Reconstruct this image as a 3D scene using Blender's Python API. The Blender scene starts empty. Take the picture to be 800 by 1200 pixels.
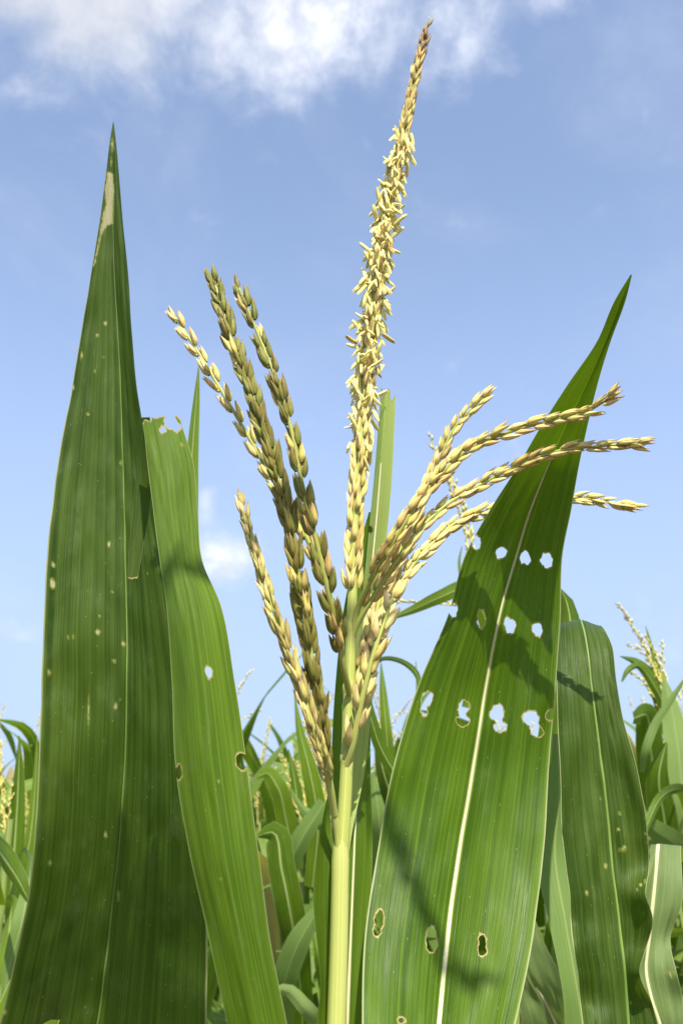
import bpy, math, random
import numpy as np
from mathutils import Vector, Matrix

# ------------------------------------------------------------------ camera, sky, sun, exposure
S = bpy.context.scene
COL = S.collection
F = 1039.0                       # focal length in pixels of an 800 x 1200 frame
PITCH = math.radians(19)
CAM = np.array([0.0, 0.0, 1.85])
cd = bpy.data.cameras.new('camera')
cam = bpy.data.objects.new('camera', cd); COL.objects.link(cam)
cam.location = CAM
cam.rotation_euler = (math.pi / 2 + PITCH, 0, 0)
cd.sensor_fit = 'VERTICAL'; cd.sensor_height = 36; cd.sensor_width = 24
cd.lens = 36 * F / 1200
cd.clip_start = 0.02; cd.clip_end = 2000
cd.dof.use_dof = True; cd.dof.focus_distance = 0.43; cd.dof.aperture_fstop = 20
S.camera = cam

SUNV = Vector((0.12, -0.58, 0.80)).normalized()
el = math.asin(SUNV.z); az = math.atan2(SUNV.x, SUNV.y)
sd = bpy.data.lights.new('sun', 'SUN'); so = bpy.data.objects.new('sun', sd); COL.objects.link(so)
sd.energy = 5.0; sd.angle = math.radians(0.5); sd.color = (1.0, 0.94, 0.80)
so.rotation_euler = SUNV.to_track_quat('Z', 'Y').to_euler()
so.location = (2, -4, 8)

S.view_settings.view_transform = 'Standard'; S.view_settings.look = 'None'
S.view_settings.gamma = 1; S.view_settings.use_curve_mapping = False
S.view_settings.exposure = 0.66
S.cycles.max_bounces = 6; S.cycles.transmission_bounces = 4; S.cycles.transparent_max_bounces = 4
S.cycles.use_denoising = True

def px2dir(px, py):
    xc = (px - 400) / F; yc = (600 - py) / F
    c, s = math.cos(PITCH), math.sin(PITCH)
    return np.array([xc, c - yc * s, s + yc * c])

def P(px, py, Y):
    """point at world depth Y seen in direction (px, py)"""
    d = px2dir(px, py)
    return CAM + d * (Y / d[1])

def proj(V):
    d = V - CAM
    c, s = math.cos(PITCH), math.sin(PITCH)
    f = d[..., 1] * c + d[..., 2] * s
    u = -d[..., 1] * s + d[..., 2] * c
    return 400 + F * d[..., 0] / f, 600 - F * u / f

class NT:
    """small node helper"""
    def __init__(self, tree):
        self.t = tree; tree.nodes.clear()
    def n(self, typ, props=None, **ins):
        nd = self.t.nodes.new(typ)
        for k, v in (props or {}).items(): setattr(nd, k, v)
        for k, v in ins.items():
            key = int(k[1:]) if k[0] == 'i' and k[1:].isdigit() else k.replace('_', ' ')
            self.set(nd.inputs[key], v)
        return nd
    def set(self, sock, v):
        if isinstance(v, bpy.types.NodeSocket): self.t.links.new(v, sock)
        elif isinstance(v, bpy.types.Node): self.t.links.new(v.outputs[0], sock)
        else: sock.default_value = v
    def m(self, op, a, b=0.0, c=0.0, clamp=False):
        nd = self.n('ShaderNodeMath', dict(operation=op, use_clamp=clamp))
        self.set(nd.inputs[0], a); self.set(nd.inputs[1], b); self.set(nd.inputs[2], c)
        return nd.outputs[0]
    def mix(self, f, a, b, bt='MIX'):
        nd = self.n('ShaderNodeMix', dict(data_type='RGBA', blend_type=bt))
        self.set(nd.inputs[0], f); self.set(nd.inputs[6], a); self.set(nd.inputs[7], b)
        return nd.outputs[2]
    def ss(self, v, a, b, lo=0.0, hi=1.0):
        nd = self.n('ShaderNodeMapRange', dict(interpolation_type='SMOOTHSTEP', clamp=True))
        for i, x in enumerate((v, a, b, lo, hi)): self.set(nd.inputs[i], x)
        return nd.outputs[0]
    def noise(self, vec, scale, detail=3, rough=.5, dist=0.0):
        nd = self.n('ShaderNodeTexNoise', None, Vector=vec, Scale=scale, Detail=detail, Roughness=rough, Distortion=dist)
        return nd.outputs[0]

def col(r, g, b): return (r, g, b, 1)

# --- sky with broken summer cloud
W = bpy.data.worlds.new('World'); S.world = W; W.use_nodes = True
w = NT(W.node_tree)
sky = w.n('ShaderNodeTexSky', dict(sky_type='NISHITA', sun_disc=False, sun_elevation=el, sun_rotation=az,
                                   altitude=0, air_density=1.0, dust_density=1.2, ozone_density=1.2))
tc = w.n('ShaderNodeTexCoord')
sep = w.n('ShaderNodeSeparateXYZ', None, Vector=tc.outputs['Generated'])
X, Yd, Z = sep.outputs
azn = w.m('ARCTAN2', X, Yd); eln = w.m('ARCSINE', Z)
cmb = w.n('ShaderNodeCombineXYZ', None, X=azn, Y=w.m('MULTIPLY', eln, 1.35), Z=0.0)
def blob(px, py, rx, ry, amp):
    d = px2dir(px, py); d = d / np.linalg.norm(d)
    a = math.atan2(d[0], d[1]); e = math.asin(d[2])
    dx = w.m('DIVIDE', w.m('SUBTRACT', azn, a), rx / F * 1.15)
    dy = w.m('DIVIDE', w.m('SUBTRACT', eln, e), ry / F)
    r2 = w.m('ADD', w.m('MULTIPLY', dx, dx), w.m('MULTIPLY', dy, dy))
    return w.m('MULTIPLY', w.m('EXPONENT', w.m('MULTIPLY', r2, -1.0)), amp)
def addall(l):
    r = l[0]
    for x in l[1:]: r = w.m('ADD', r, x)
    return r
bias = addall([blob(60, -40, 230, 80, .80), blob(170, 10, 110, 50, .16), blob(262, 88, 45, 40, .22), blob(350, 30, 95, 55, .50), blob(470, 10, 110, 60, .26),
               blob(560, 50, 80, 50, .26), blob(630, -10, 90, 26, .36),
               blob(264, 655, 38, 30, .62), blob(241, 595, 12, 26, .34), blob(310, 915, 50, 22, .2),
               blob(300, -260, 600, 140, .16)])
n1 = w.noise(cmb, 6.5, 8, .56, .35); n2 = w.noise(cmb, 26, 6, .6, .2); n3 = w.noise(cmb, 3.2, 5, .55, .6)
dens = w.m('ADD', bias, w.m('MULTIPLY', w.m('SUBTRACT', n1, .5), 1.25))
dens = w.m('ADD', dens, w.m('MULTIPLY', w.m('SUBTRACT', n2, .5), .26))
mask = w.ss(dens, .06, .84, 0, .93)
veil = w.m('MULTIPLY', w.ss(n3, .46, .80), .13)
mask = w.m('MAXIMUM', mask, veil)
thick = addall([blob(60, 0, 230, 80, 1.1), blob(420, -120, 600, 70, .6)])
ccol = w.mix(w.m('MULTIPLY', w.ss(n2, .3, .7), 1.0), col(3.9, 4.15, 4.8), col(5.6, 5.7, 6.1))
ccol = w.mix(w.m('MULTIPLY', w.m('MINIMUM', thick, 1.0), .75), ccol, col(3.1, 3.25, 3.6))
hz = w.ss(eln, 0.05, .75)      # paler towards the horizon, as the dust does
skyc = w.mix(w.m('SUBTRACT', .93, w.m('MULTIPLY', hz, .66)), sky, col(2.55, 3.32, 5.1))   # thin high veil over the whole sky
fin = w.mix(mask, skyc, ccol)
bg = w.n('ShaderNodeBackground', None, Color=fin, Strength=.14)
wo = w.n('ShaderNodeOutputWorld', None, Surface=bg)

# ------------------------------------------------------------------ object helpers
def empty(name, loc, label, cat, group=None):
    o = bpy.data.objects.new(name, None); COL.objects.link(o)
    o.location = loc; o['label'] = label; o['category'] = cat
    o.empty_display_size = .1
    if group: o['group'] = group
    return o

def origin(o):
    """world position of the thing a part hangs under (parts keep identity local transforms)"""
    v = Vector((0, 0, 0))
    while o is not None:
        v += o.location; o = o.parent
    return np.array(v)

def mesh_obj(name, V, Fc, mats, parent=None, uv=None, attrs=None, smooth=True, mi=None):
    V = np.asarray(V, float)
    if parent is not None: V = V - origin(parent)
    me = bpy.data.meshes.new(name)
    me.from_pydata(V.tolist(), [], [tuple(f) for f in Fc])
    if not isinstance(mats, (list, tuple)): mats = [mats]
    for m_ in mats: me.materials.append(m_)
    if uv is not None:
        l = me.uv_layers.new(name='UVMap')
        vi = np.empty(len(me.loops), np.int32); me.loops.foreach_get('vertex_index', vi)
        l.data.foreach_set('uv', np.asarray(uv, np.float32)[vi].ravel())
    for k, a in (attrs or {}).items():
        at = me.attributes.new(k, 'FLOAT', 'POINT'); at.data.foreach_set('value', np.asarray(a, np.float32))
    if mi is not None: me.polygons.foreach_set('material_index', np.asarray(mi, np.int32))
    me.polygons.foreach_set('use_smooth', [smooth] * len(me.polygons))
    me.update()
    o = bpy.data.objects.new(name, me); COL.objects.link(o)
    if parent is not None: o.parent = parent
    return o

def grid_faces(nu, nv, off=0, tri=False):
    i = np.arange(nv - 1)[:, None] * nu + np.arange(nu - 1)[None, :] + off
    a, b, c, d = i, i + 1, i + nu + 1, i + nu
    if tri:
        return np.concatenate([np.stack([a, b, c], -1).reshape(-1, 3), np.stack([a, c, d], -1).reshape(-1, 3)])
    return np.stack([a, b, c, d], -1).reshape(-1, 4)

def spline(pts, n, tt=None):
    """cubic interpolation through rows of pts; returns n rows evenly spread in knot distance"""
    pts = np.asarray(pts, float)
    if tt is None:
        d = np.linalg.norm(np.diff(pts[:, :3], axis=0), axis=1)
        tt = np.concatenate([[0], np.cumsum(np.maximum(d, 1e-6))])
    h = np.diff(tt); sl = np.diff(pts, axis=0) / h[:, None]
    m = np.empty_like(pts); m[0] = sl[0]; m[-1] = sl[-1]
    m[1:-1] = (sl[:-1] * h[1:, None] + sl[1:] * h[:-1, None]) / (h[:-1] + h[1:])[:, None]
    q = np.linspace(tt[0], tt[-1], n)
    k = np.clip(np.searchsorted(tt, q, side='right') - 1, 0, len(h) - 1)
    u = ((q - tt[k]) / h[k])[:, None]; hk = h[k][:, None]
    return ((2 * u**3 - 3 * u**2 + 1) * pts[k] + (u**3 - 2 * u**2 + u) * hk * m[k]
            + (-2 * u**3 + 3 * u**2) * pts[k + 1] + (u**3 - u**2) * hk * m[k + 1])

def frames(C):
    T = np.gradient(C, axis=0); T /= np.linalg.norm(T, axis=1)[:, None] + 1e-12
    n = np.cross(T[0], [0.3, 1, 0.1]); n /= np.linalg.norm(n)
    N = [n]
    for k in range(1, len(C)):
        n = N[-1] - T[k] * np.dot(N[-1], T[k]); n /= np.linalg.norm(n) + 1e-12; N.append(n)
    N = np.array(N); return T, N, np.cross(T, N)

def tube_arrays(C, R, seg=12, ridge=0.0, nr=7):
    T, N, B = frames(C)
    th = np.linspace(0, 2 * math.pi, seg + 1)
    rr = np.asarray(R)[:, None] * (1 + ridge * np.cos(nr * th)[None, :])
    V = C[:, None, :] + rr[..., None] * (np.cos(th)[None, :, None] * N[:, None, :] + np.sin(th)[None, :, None] * B[:, None, :])
    L = np.concatenate([[0], np.cumsum(np.linalg.norm(np.diff(C, axis=0), axis=1))])
    uv = np.stack(np.broadcast_arrays(th[None, :] / (2 * math.pi), L[:, None]), -1)
    return V.reshape(-1, 3), grid_faces(seg + 1, len(C)), uv.reshape(-1, 2)

def vnoise(x, y, seed=0):
    """cheap smooth 2-D value noise"""
    r = np.random.RandomState(seed).rand(64, 64)
    xi = np.floor(x).astype(int); yi = np.floor(y).astype(int); fx = x - xi; fy = y - yi
    fx = fx * fx * (3 - 2 * fx); fy = fy * fy * (3 - 2 * fy)
    g = lambda a, b: r[a % 64, b % 64]
    return ((g(xi, yi) * (1 - fx) + g(xi + 1, yi) * fx) * (1 - fy) + (g(xi, yi + 1) * (1 - fx) + g(xi + 1, yi + 1) * fx) * fy) * 2 - 1

# ------------------------------------------------------------------ materials
def leaf_mat(name, dark, light, trans, transmix=.30, rough=.42, rib=None, scale=1.0, under=None, spec=.22):
    m_ = bpy.data.materials.new(name); m_.use_nodes = True
    t = NT(m_.node_tree)
    uv = t.n('ShaderNodeUVMap', dict(uv_map='UVMap')).outputs[0]
    sp = t.n('ShaderNodeSeparateXYZ', None, Vector=uv); u, v = sp.outputs[0], sp.outputs[1]
    oi = t.n('ShaderNodeObjectInfo').outputs['Random']
    off = t.m('MULTIPLY', oi, 37.0)
    def strip(su, sv, d=2):
        c = t.n('ShaderNodeCombineXYZ', None, X=t.m('MULTIPLY', u, su), Y=t.m('MULTIPLY', v, sv), Z=off)
        return t.noise(c, 1.0, d, .55)
    fine = strip(150 * scale, 2.2); mid = strip(34 * scale, 2.2); big = strip(3.0, 11, 3)
    tiny = strip(230 * scale, 60, 2)
    # veins: narrow pale lines running along the blade
    wv = t.m('ABSOLUTE', t.m('SINE', t.m('ADD', t.m('MULTIPLY', u, 120 * scale), t.m('MULTIPLY', mid, 3.0))))
    vein = t.ss(wv, .0, .30, 1.0, 0.0)
    f = t.m('ADD', t.m('MULTIPLY', fine, .5), t.m('MULTIPLY', mid, .6))
    f = t.m('ADD', f, t.m('MULTIPLY', big, .5))
    f = t.ss(f, .58, 1.02)
    c = t.mix(f, dark, light)
    c = t.mix(t.m('MULTIPLY', vein, t.ss(mid, .35, .7, .08, .42)), c, trans)
    wide = strip(9, 1.2, 3)
    c = t.mix(t.ss(wide, .35, .7, 0, .45), c, t.mix(.5, dark, light))
    vc = t.n('ShaderNodeCombineXYZ', None, X=t.m('MULTIPLY', u, 60), Y=t.m('MULTIPLY', v, 420), Z=off)
    vo = t.n('ShaderNodeTexVoronoi', None, Vector=vc.outputs[0], Scale=1.0)
    keepf = t.m('GREATER_THAN', t.n('ShaderNodeSeparateColor', None, Color=vo.outputs['Color']).outputs[0], .968)
    fleck = t.m('MULTIPLY', t.ss(vo.outputs['Distance'], .10, .24, .55, 0), keepf)
    c = t.mix(fleck, c, col(.42, .42, .18))
    c = t.mix(t.ss(tiny, .62, .8, 0, .25), c, light)
    dc = t.n('ShaderNodeCombineXYZ', None, X=t.m('MULTIPLY', u, 9.0), Y=t.m('MULTIPLY', v, 45), Z=t.m('ADD', off, 3.0))
    dust = t.m('MULTIPLY', t.ss(t.noise(dc, 1.0, 5, .65), .50, .78), t.ss(tiny, .25, .65, .3, 1))
    c = t.mix(t.m('MULTIPLY', dust, .22), c, col(.27, .32, .17))
    # thin pale margin
    e = t.m('ABSOLUTE', t.m('SUBTRACT', u, .5))
    if rib:
        c = t.mix(t.ss(e, rib[1] * .55, rib[1], 1, 0), c, rib[0])
    c = t.mix(t.ss(e, .486, .497, 0, .7), c, col(.50, .52, .27))
    rim = t.n('ShaderNodeAttribute', dict(attribute_name='rim')).outputs['Fac']
    scar = t.n('ShaderNodeAttribute', dict(attribute_name='scar')).outputs['Fac']
    c = t.mix(t.ss(rim, .12, .5, 0, .45), c, col(.30, .30, .05))
    c = t.mix(t.ss(rim, .34, .62, 0, .92), c, t.mix(tiny, col(.30, .20, .07), col(.62, .52, .26)))
    c = t.mix(t.ss(scar, .02, .3, 0, .5), c, col(.30, .32, .06))
    c = t.mix(t.ss(scar, .35, .8, 0, .9), c, t.mix(t.ss(tiny, .3, .7), col(.34, .27, .12), col(.66, .63, .44)))
    if under:
        bf = t.n('ShaderNodeNewGeometry').outputs['Backfacing']
        c = t.mix(t.m('MULTIPLY', bf, .55), c, under)
    bmp = t.m('ADD', t.m('MULTIPLY', fine, .6), t.m('MULTIPLY', vein, .35))
    bmp = t.m('ADD', bmp, t.m('MULTIPLY', tiny, .25))
    b = t.n('ShaderNodeBump', None, Strength=.55, Distance=.0006, Height=bmp)
    pr = t.n('ShaderNodeBsdfPrincipled', None, Base_Color=c, Roughness=t.ss(mid, .2, .8, rough - .06, rough + .12), Normal=b)
    pr.inputs['Specular IOR Level'].default_value = spec
    tm = t.mix(1.0, t.mix(.5, c, trans), col(1.25, 1.45, .45), 'MULTIPLY')
    tr = t.n('ShaderNodeBsdfTranslucent', None, Color=tm, Normal=b)
    ms = t.n('ShaderNodeMixShader', None, Fac=transmix); t.set(ms.inputs[1], pr.outputs[0]); t.set(ms.inputs[2], tr.outputs[0])
    t.n('ShaderNodeOutputMaterial', None, Surface=ms)
    return m_

RIB = col(.42, .50, .20)
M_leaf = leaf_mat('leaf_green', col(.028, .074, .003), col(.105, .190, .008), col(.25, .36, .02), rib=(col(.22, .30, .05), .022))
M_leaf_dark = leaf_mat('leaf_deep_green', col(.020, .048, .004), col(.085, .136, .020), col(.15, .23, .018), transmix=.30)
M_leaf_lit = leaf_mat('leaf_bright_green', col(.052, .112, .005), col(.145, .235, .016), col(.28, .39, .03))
M_leaf_pale = leaf_mat('leaf_pale_green', col(.32, .42, .08), col(.50, .58, .17), col(.54, .62, .18), transmix=.35, rough=.5)
M_leaf_grey = leaf_mat('leaf_underside', col(.13, .19, .060), col(.20, .27, .10), col(.24, .32, .10), transmix=.28, rough=.45)
M_field = [leaf_mat('field_leaf', col(.050, .098, .006), col(.110, .185, .014), col(.24, .34, .02), rib=(col(.34, .42, .20), .035), scale=.5, under=col(.14, .23, .05), transmix=.36),
           leaf_mat('field_leaf_light', col(.085, .145, .010), col(.18, .26, .03), col(.30, .40, .04), rib=(col(.40, .46, .24), .035), scale=.5, under=col(.18, .27, .06), transmix=.36)]

M_dry = leaf_mat('field_leaf_dry', col(.20, .15, .06), col(.42, .34, .17), col(.45, .38, .16), rib=(col(.5, .42, .22), .035), scale=.5, rough=.6)
RIBC = (col(.36, .44, .16), .045)
M_RIB = {m_.name: leaf_mat(m_.name + '_ribbed', *a, rib=RIBC, scale=.45, under=u_, **k) for m_, a, k, u_ in (
    (M_leaf, (col(.040, .088, .004), col(.110, .185, .010), col(.23, .33, .02)), {}, None),
    (M_leaf_dark, (col(.030, .062, .006), col(.064, .108, .010), col(.13, .20, .015)), dict(transmix=.3), None),
    (M_leaf_lit, (col(.080, .145, .006), col(.160, .245, .018), col(.28, .38, .03)), {}, None),
    (M_leaf_pale, (col(.14, .23, .03), col(.24, .34, .07), col(.32, .43, .09)), {}, col(.25, .34, .14)),
    (M_leaf_grey, (col(.11, .19, .03), col(.18, .28, .06), col(.26, .36, .08)), dict(transmix=.30), col(.15, .23, .07)))}

def plain_mat(name, c1, c2, stretch=(20, 20), rough=.5, trans=0.0, c3=None, tipc=None, bump=.3, spec=.35, dist=.0006, baseC=None):
    m_ = bpy.data.materials.new(name); m_.use_nodes = True
    t = NT(m_.node_tree)
    uv = t.n('ShaderNodeUVMap', dict(uv_map='UVMap')).outputs[0]
    sp = t.n('ShaderNodeSeparateXYZ', None, Vector=uv); u, v = sp.outputs[0], sp.outputs[1]
    oi = t.n('ShaderNodeObjectInfo').outputs['Random']
    ri = t.n('ShaderNodeNewGeometry').outputs['Random Per Island']
    rnd = t.m('FRACT', t.m('ADD', t.m('MULTIPLY', oi, 7.13), ri))
    cv = t.n('ShaderNodeCombineXYZ', None, X=t.m('MULTIPLY', u, stretch[0]), Y=t.m('MULTIPLY', v, stretch[1]), Z=t.m('MULTIPLY', rnd, 41))
    n = t.noise(cv, 1.0, 3, .55)
    c = t.mix(t.ss(n, .34, .66), c1, c2)
    if c3: c = t.mix(t.m('MULTIPLY', t.ss(rnd, .35, .95), .75), c, c3)
    if baseC: c = t.mix(t.ss(v, .0, .35, .6, 0), c, baseC)
    if tipc: c = t.mix(t.ss(t.m('ADD', v, t.m('MULTIPLY', n, .3)), .78, 1.12, 0, .85), c, tipc)
    b = t.n('ShaderNodeBump', None, Strength=bump, Distance=dist, Height=n)
    pr = t.n('ShaderNodeBsdfPrincipled', None, Base_Color=c, Roughness=rough, Normal=b)
    pr.inputs['Specular IOR Level'].default_value = spec
    outp = pr.outputs[0]
    if trans:
        tr = t.n('ShaderNodeBsdfTranslucent', None, Color=c)
        ms = t.n('ShaderNodeMixShader', None, Fac=trans); t.set(ms.inputs[1], outp); t.set(ms.inputs[2], tr.outputs[0]); outp = ms.outputs[0]
    t.n('ShaderNodeOutputMaterial', None, Surface=outp)
    return m_

M_stalk = plain_mat('stalk', col(.38, .45, .08), col(.56, .58, .18), (26, 3), .45, .12, spec=.4)
M_stem_dk = plain_mat('stem_green', col(.30, .34, .06), col(.48, .48, .13), (10, 30), .5, .1)
M_midrib = plain_mat('midrib', col(.60, .58, .30), col(.80, .76, .50), (5, 14), .45, .2)
M_midrib_g = plain_mat('midrib_green', col(.16, .28, .05), col(.26, .38, .09), (5, 14), .45, .2)
M_sp_dark = plain_mat('spikelet_olive', col(.17, .19, .030), col(.34, .33, .07), (17, 1.1), .5, .12, c3=col(.24, .18, .04), tipc=col(.42, .32, .12), baseC=col(.34, .38, .10), bump=.7, dist=.0009)
M_sp_pale = plain_mat('spikelet_pale', col(.84, .68, .18), col(.95, .85, .36), (15, 1.1), .45, .08, c3=col(.80, .55, .26), tipc=col(.80, .62, .34), baseC=col(.70, .66, .22), bump=.7, dist=.0009)
M_sp_mid = plain_mat('spikelet_tan', col(.70, .54, .11), col(.94, .78, .27), (15, 1.1), .45, .08, c3=col(.62, .38, .16), tipc=col(.68, .48, .24), baseC=col(.46, .46, .14), bump=.7, dist=.0009)
M_sp_green = plain_mat('spikelet_green', col(.46, .46, .09), col(.78, .72, .24), (15, 1.1), .5, .15, c3=col(.48, .34, .13), tipc=col(.55, .36, .17), bump=.7, dist=.0009)
M_sp_dry = plain_mat('spikelet_dry', col(.24, .15, .07), col(.42, .29, .13), (9, .8), .6, .1)
M_anther = plain_mat('anther', col(.86, .76, .22), col(.94, .88, .40), (6, 2), .5, .12)
M_ftassel = plain_mat('field_tassel', col(.52, .47, .11), col(.76, .69, .24), (6, 40), .6, .15)
M_fstalk = plain_mat('field_stalk', col(.16, .24, .05), col(.28, .34, .09), (8, 9), .5, .05)
M_torn = plain_mat('torn_edge', col(.38, .30, .12), col(.60, .52, .28), (6, 60), .7, .3)

def ground_mat():
    m_ = bpy.data.materials.new('soil'); m_.use_nodes = True
    t = NT(m_.node_tree)
    g = t.n('ShaderNodeTexCoord').outputs['Object']
    a = t.noise(g, 1.3, 6, .6); b = t.noise(g, 22, 6, .65)
    c = t.mix(t.ss(a, .35, .65), col(.085, .058, .036), col(.15, .11, .07))
    c = t.mix(t.ss(b, .4, .7, 0, .6), c, col(.05, .035, .022))
    bm = t.n('ShaderNodeBump', None, Strength=.8, Distance=.03, Height=b)
    pr = t.n('ShaderNodeBsdfPrincipled', None, Base_Color=c, Roughness=.95, Normal=bm)
    t.n('ShaderNodeOutputMaterial', None, Surface=pr)
    return m_

# ------------------------------------------------------------------ the ground
def build_ground():
    n = 121
    g = np.sign(np.linspace(-1, 1, n)) * (np.abs(np.linspace(-1, 1, n)) ** 3.2) * 900
    Xg, Yg = np.meshgrid(g, g)
    Zg = .035 * vnoise(Xg * 2.3, Yg * 2.3, 3) + .02 * vnoise(Xg * 7, Yg * 7, 4)
    V = np.stack([Xg, Yg, Zg], -1).reshape(-1, 3)
    o = mesh_obj('ground', V, grid_faces(n, n), ground_mat(), uv=V[:, :2])
    o['kind'] = 'structure'; o['label'] = 'bare brown soil of the corn field under the plants'
build_ground()

# ------------------------------------------------------------------ corn leaf blades
def sdf_shapes(px, py, shapes, seed=0):
    """signed distance (photo pixels) to a union of ellipses / polygons; negative inside"""
    out = np.full(px.shape, 1e3)
    for sh in shapes:
        if sh[0] == 'P':
            pts = np.array(sh[1], float)
            d = np.full(px.shape, 1e9); ins = np.zeros(px.shape, bool)
            for k in range(len(pts)):
                a, b = pts[k], pts[(k + 1) % len(pts)]
                ab = b - a; L = ab @ ab
                q = np.clip(((px - a[0]) * ab[0] + (py - a[1]) * ab[1]) / L, 0, 1)
                d = np.minimum(d, np.hypot(px - a[0] - q * ab[0], py - a[1] - q * ab[1]))
                if a[1] != b[1]:
                    c = ((a[1] > py) != (b[1] > py)) & (px < (b[0] - a[0]) * (py - a[1]) / (b[1] - a[1]) + a[0])
                    ins ^= c
            d = np.where(ins, -d, d)
        else:
            cx, cy, rx, ry = sh[:4]
            an = np.arctan2(py - cy, px - cx)
            rr = np.hypot((px - cx) / rx, (py - cy) / ry)
            wob = 1 + .09 * np.sin(2 * an + cx) + .06 * np.sin(3 * an + cy * 1.7) + .04 * np.sin(7 * an + cx * cy)
            d = (rr - wob) * min(rx, ry)
        out = np.minimum(out, d)
    return out

def blade(parent, st, mat, nu=81, nv=300, tail=None, bulge=(.004, .004), ripple=.0012, holes=(), scars=(),
          rib=None, ribmat=None, label=None, seed=0, rib_range=(0, 1), name='leaf', ribside=1):
    """st rows: y, x_left, x_mid, x_right, Y_left, Y_mid, Y_right (photo pixels, depths in metres); tail: rows of three world points"""
    L, M_, R = [], [], []
    for row in st:
        (y, xl, xm, xr, Yl, Ym, Yr), ex = row[:7], (row[7:] or (0, 0))
        L.append(P(xl, y + ex[0], Yl)); M_.append(P(xm, y, Ym)); R.append(P(xr, y + ex[1], Yr))
    for (a, b, c) in (tail or []):
        L.append(np.array(a)); M_.append(np.array(b)); R.append(np.array(c))
    A = np.concatenate([np.array(M_), np.array(L), np.array(R)], 1)
    A = spline(A, nv)
    Mi, Li, Ri = A[:, :3], A[:, 3:6], A[:, 6:9]
    s = np.linspace(-1, 1, nu)
    a = np.abs(s)[None, :, None]
    E = np.where(s[None, :, None] < 0, Li[:, None, :], Ri[:, None, :])
    V = Mi[:, None, :] * (1 - a) + E * a
    wid = np.linalg.norm(Ri - Li, axis=1)[:, None]
    bl = np.where(s < 0, bulge[0], bulge[1])[None, :] * np.minimum(1, wid / .06)
    V[..., 1] -= bl * 4 * a[..., 0] * (1 - a[..., 0])
    alen = np.concatenate([[0], np.cumsum(np.linalg.norm(np.diff(Mi, axis=0), axis=1))])
    al = np.broadcast_to(alen[:, None], V.shape[:2]); sb = np.broadcast_to(s[None, :], V.shape[:2])
    V[..., 1] += ripple * (vnoise(sb * 2.2 + 7, al * 28, seed) * (.3 + np.abs(sb)) + .35 * vnoise(sb * 6, al * 60, seed + 1)) * np.minimum(1, wid / .04)
    uv = np.stack([sb * .5 + .5, al], -1).reshape(-1, 2)
    V = V.reshape(-1, 3)
    Fc = grid_faces(nu, nv, tri=True)
    px, py = proj(V)
    rim = np.zeros(len(V)); scar = np.zeros(len(V))
    if holes:
        d = sdf_shapes(px, py, holes) - .2 + .9 * vnoise(px * .28, py * .28, 5) + .6 * vnoise(px * .7, py * .7, 6)
        # move the nearest vertices onto the outline, then drop what lies inside
        ed = np.unique(np.sort(np.concatenate([Fc[:, [0, 1]], Fc[:, [1, 2]], Fc[:, [2, 0]]]), axis=1), axis=0)
        da, db = d[ed[:, 0]], d[ed[:, 1]]
        cr = (da < 0) != (db < 0)
        ed = ed[cr]; da = da[cr]; db = db[cr]
        q = da / (da - db)
        V0 = V.copy(); best = {}
        for (i, j), t_ in zip(ed, q):
            if t_ <= .5:
                if i not in best or best[i][0] > t_: best[i] = (t_, j)
            else:
                if j not in best or best[j][0] > 1 - t_: best[j] = (1 - t_, i)
        for i, (t_, j) in best.items():
            V[i] = V0[i] * (1 - t_) + V0[j] * t_
        for i in best: d[i] = 0
        fd = d[Fc]
        keep = (fd.min(axis=1) >= 0) & (fd.max(axis=1) > 0)
        Fc = Fc[keep]
        rim = np.exp(-np.maximum(d, 0) / .95)
    if scars:
        d = sdf_shapes(px, py, scars) + .8 * vnoise(px * .5, py * .5, 9)
        scar = 1 / (1 + np.exp((d + .5) / .55))
    used = np.zeros(len(V), bool); used[Fc.ravel()] = True
    idx = np.cumsum(used) - 1
    o = mesh_obj(name, V[used], idx[Fc], mat, parent, uv[used], dict(rim=rim[used], scar=scar[used]))
    if label: o['label'] = label
    if rib:
        k0, k1 = int(rib_range[0] * nv), int(rib_range[1] * nv)
        Mr = Mi[k0:k1].copy(); n = len(Mr); z0 = np.zeros(n); am = alen[k0:k1]
        Mr[:, 1] += ripple * (vnoise(z0 + 7, am * 28, seed) * .3 + .35 * vnoise(z0, am * 60, seed + 1)) * np.minimum(1, wid[k0:k1, 0] / .04)
        q = np.linspace(0, 1, n)
        wr = (rib[0] * (1 - q) + rib[1] * q)
        wr = np.minimum(wr, wid[k0:k1, 0] * .12)
        side = (Ri - Li)[k0:k1]; side /= np.linalg.norm(side, axis=1)[:, None] + 1e-9
        T = np.gradient(Mr, axis=0); T /= np.linalg.norm(T, axis=1)[:, None] + 1e-9
        nr = np.cross(T, side); nr /= np.linalg.norm(nr, axis=1)[:, None] + 1e-9
        nr *= np.where(nr[:, 1] > 0, -1, 1)[:, None] * ribside
        cs = [(-1, -.0003), (-.6, .0006), (0, .0009), (.6, .0006), (1, -.0003), (0, -.0010)]
        RV = np.stack([Mr + side * (c[0] * wr)[:, None] + nr * (c[1] * np.minimum(1, wr / .0012))[:, None] for c in cs] +
                      [Mr + side * (-wr)[:, None] + nr * (-.0003 * np.minimum(1, wr / .0012))[:, None]], 1)
        ripd = ripple * .0
        uvr = np.stack(np.broadcast_arrays(np.linspace(0, 1, 7)[None, :], alen[k0:k1][:, None]), -1).reshape(-1, 2)
        mo = mesh_obj('midrib', RV.reshape(-1, 3), grid_faces(7, n), ribmat or M_midrib, o, uvr)
    return o

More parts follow.
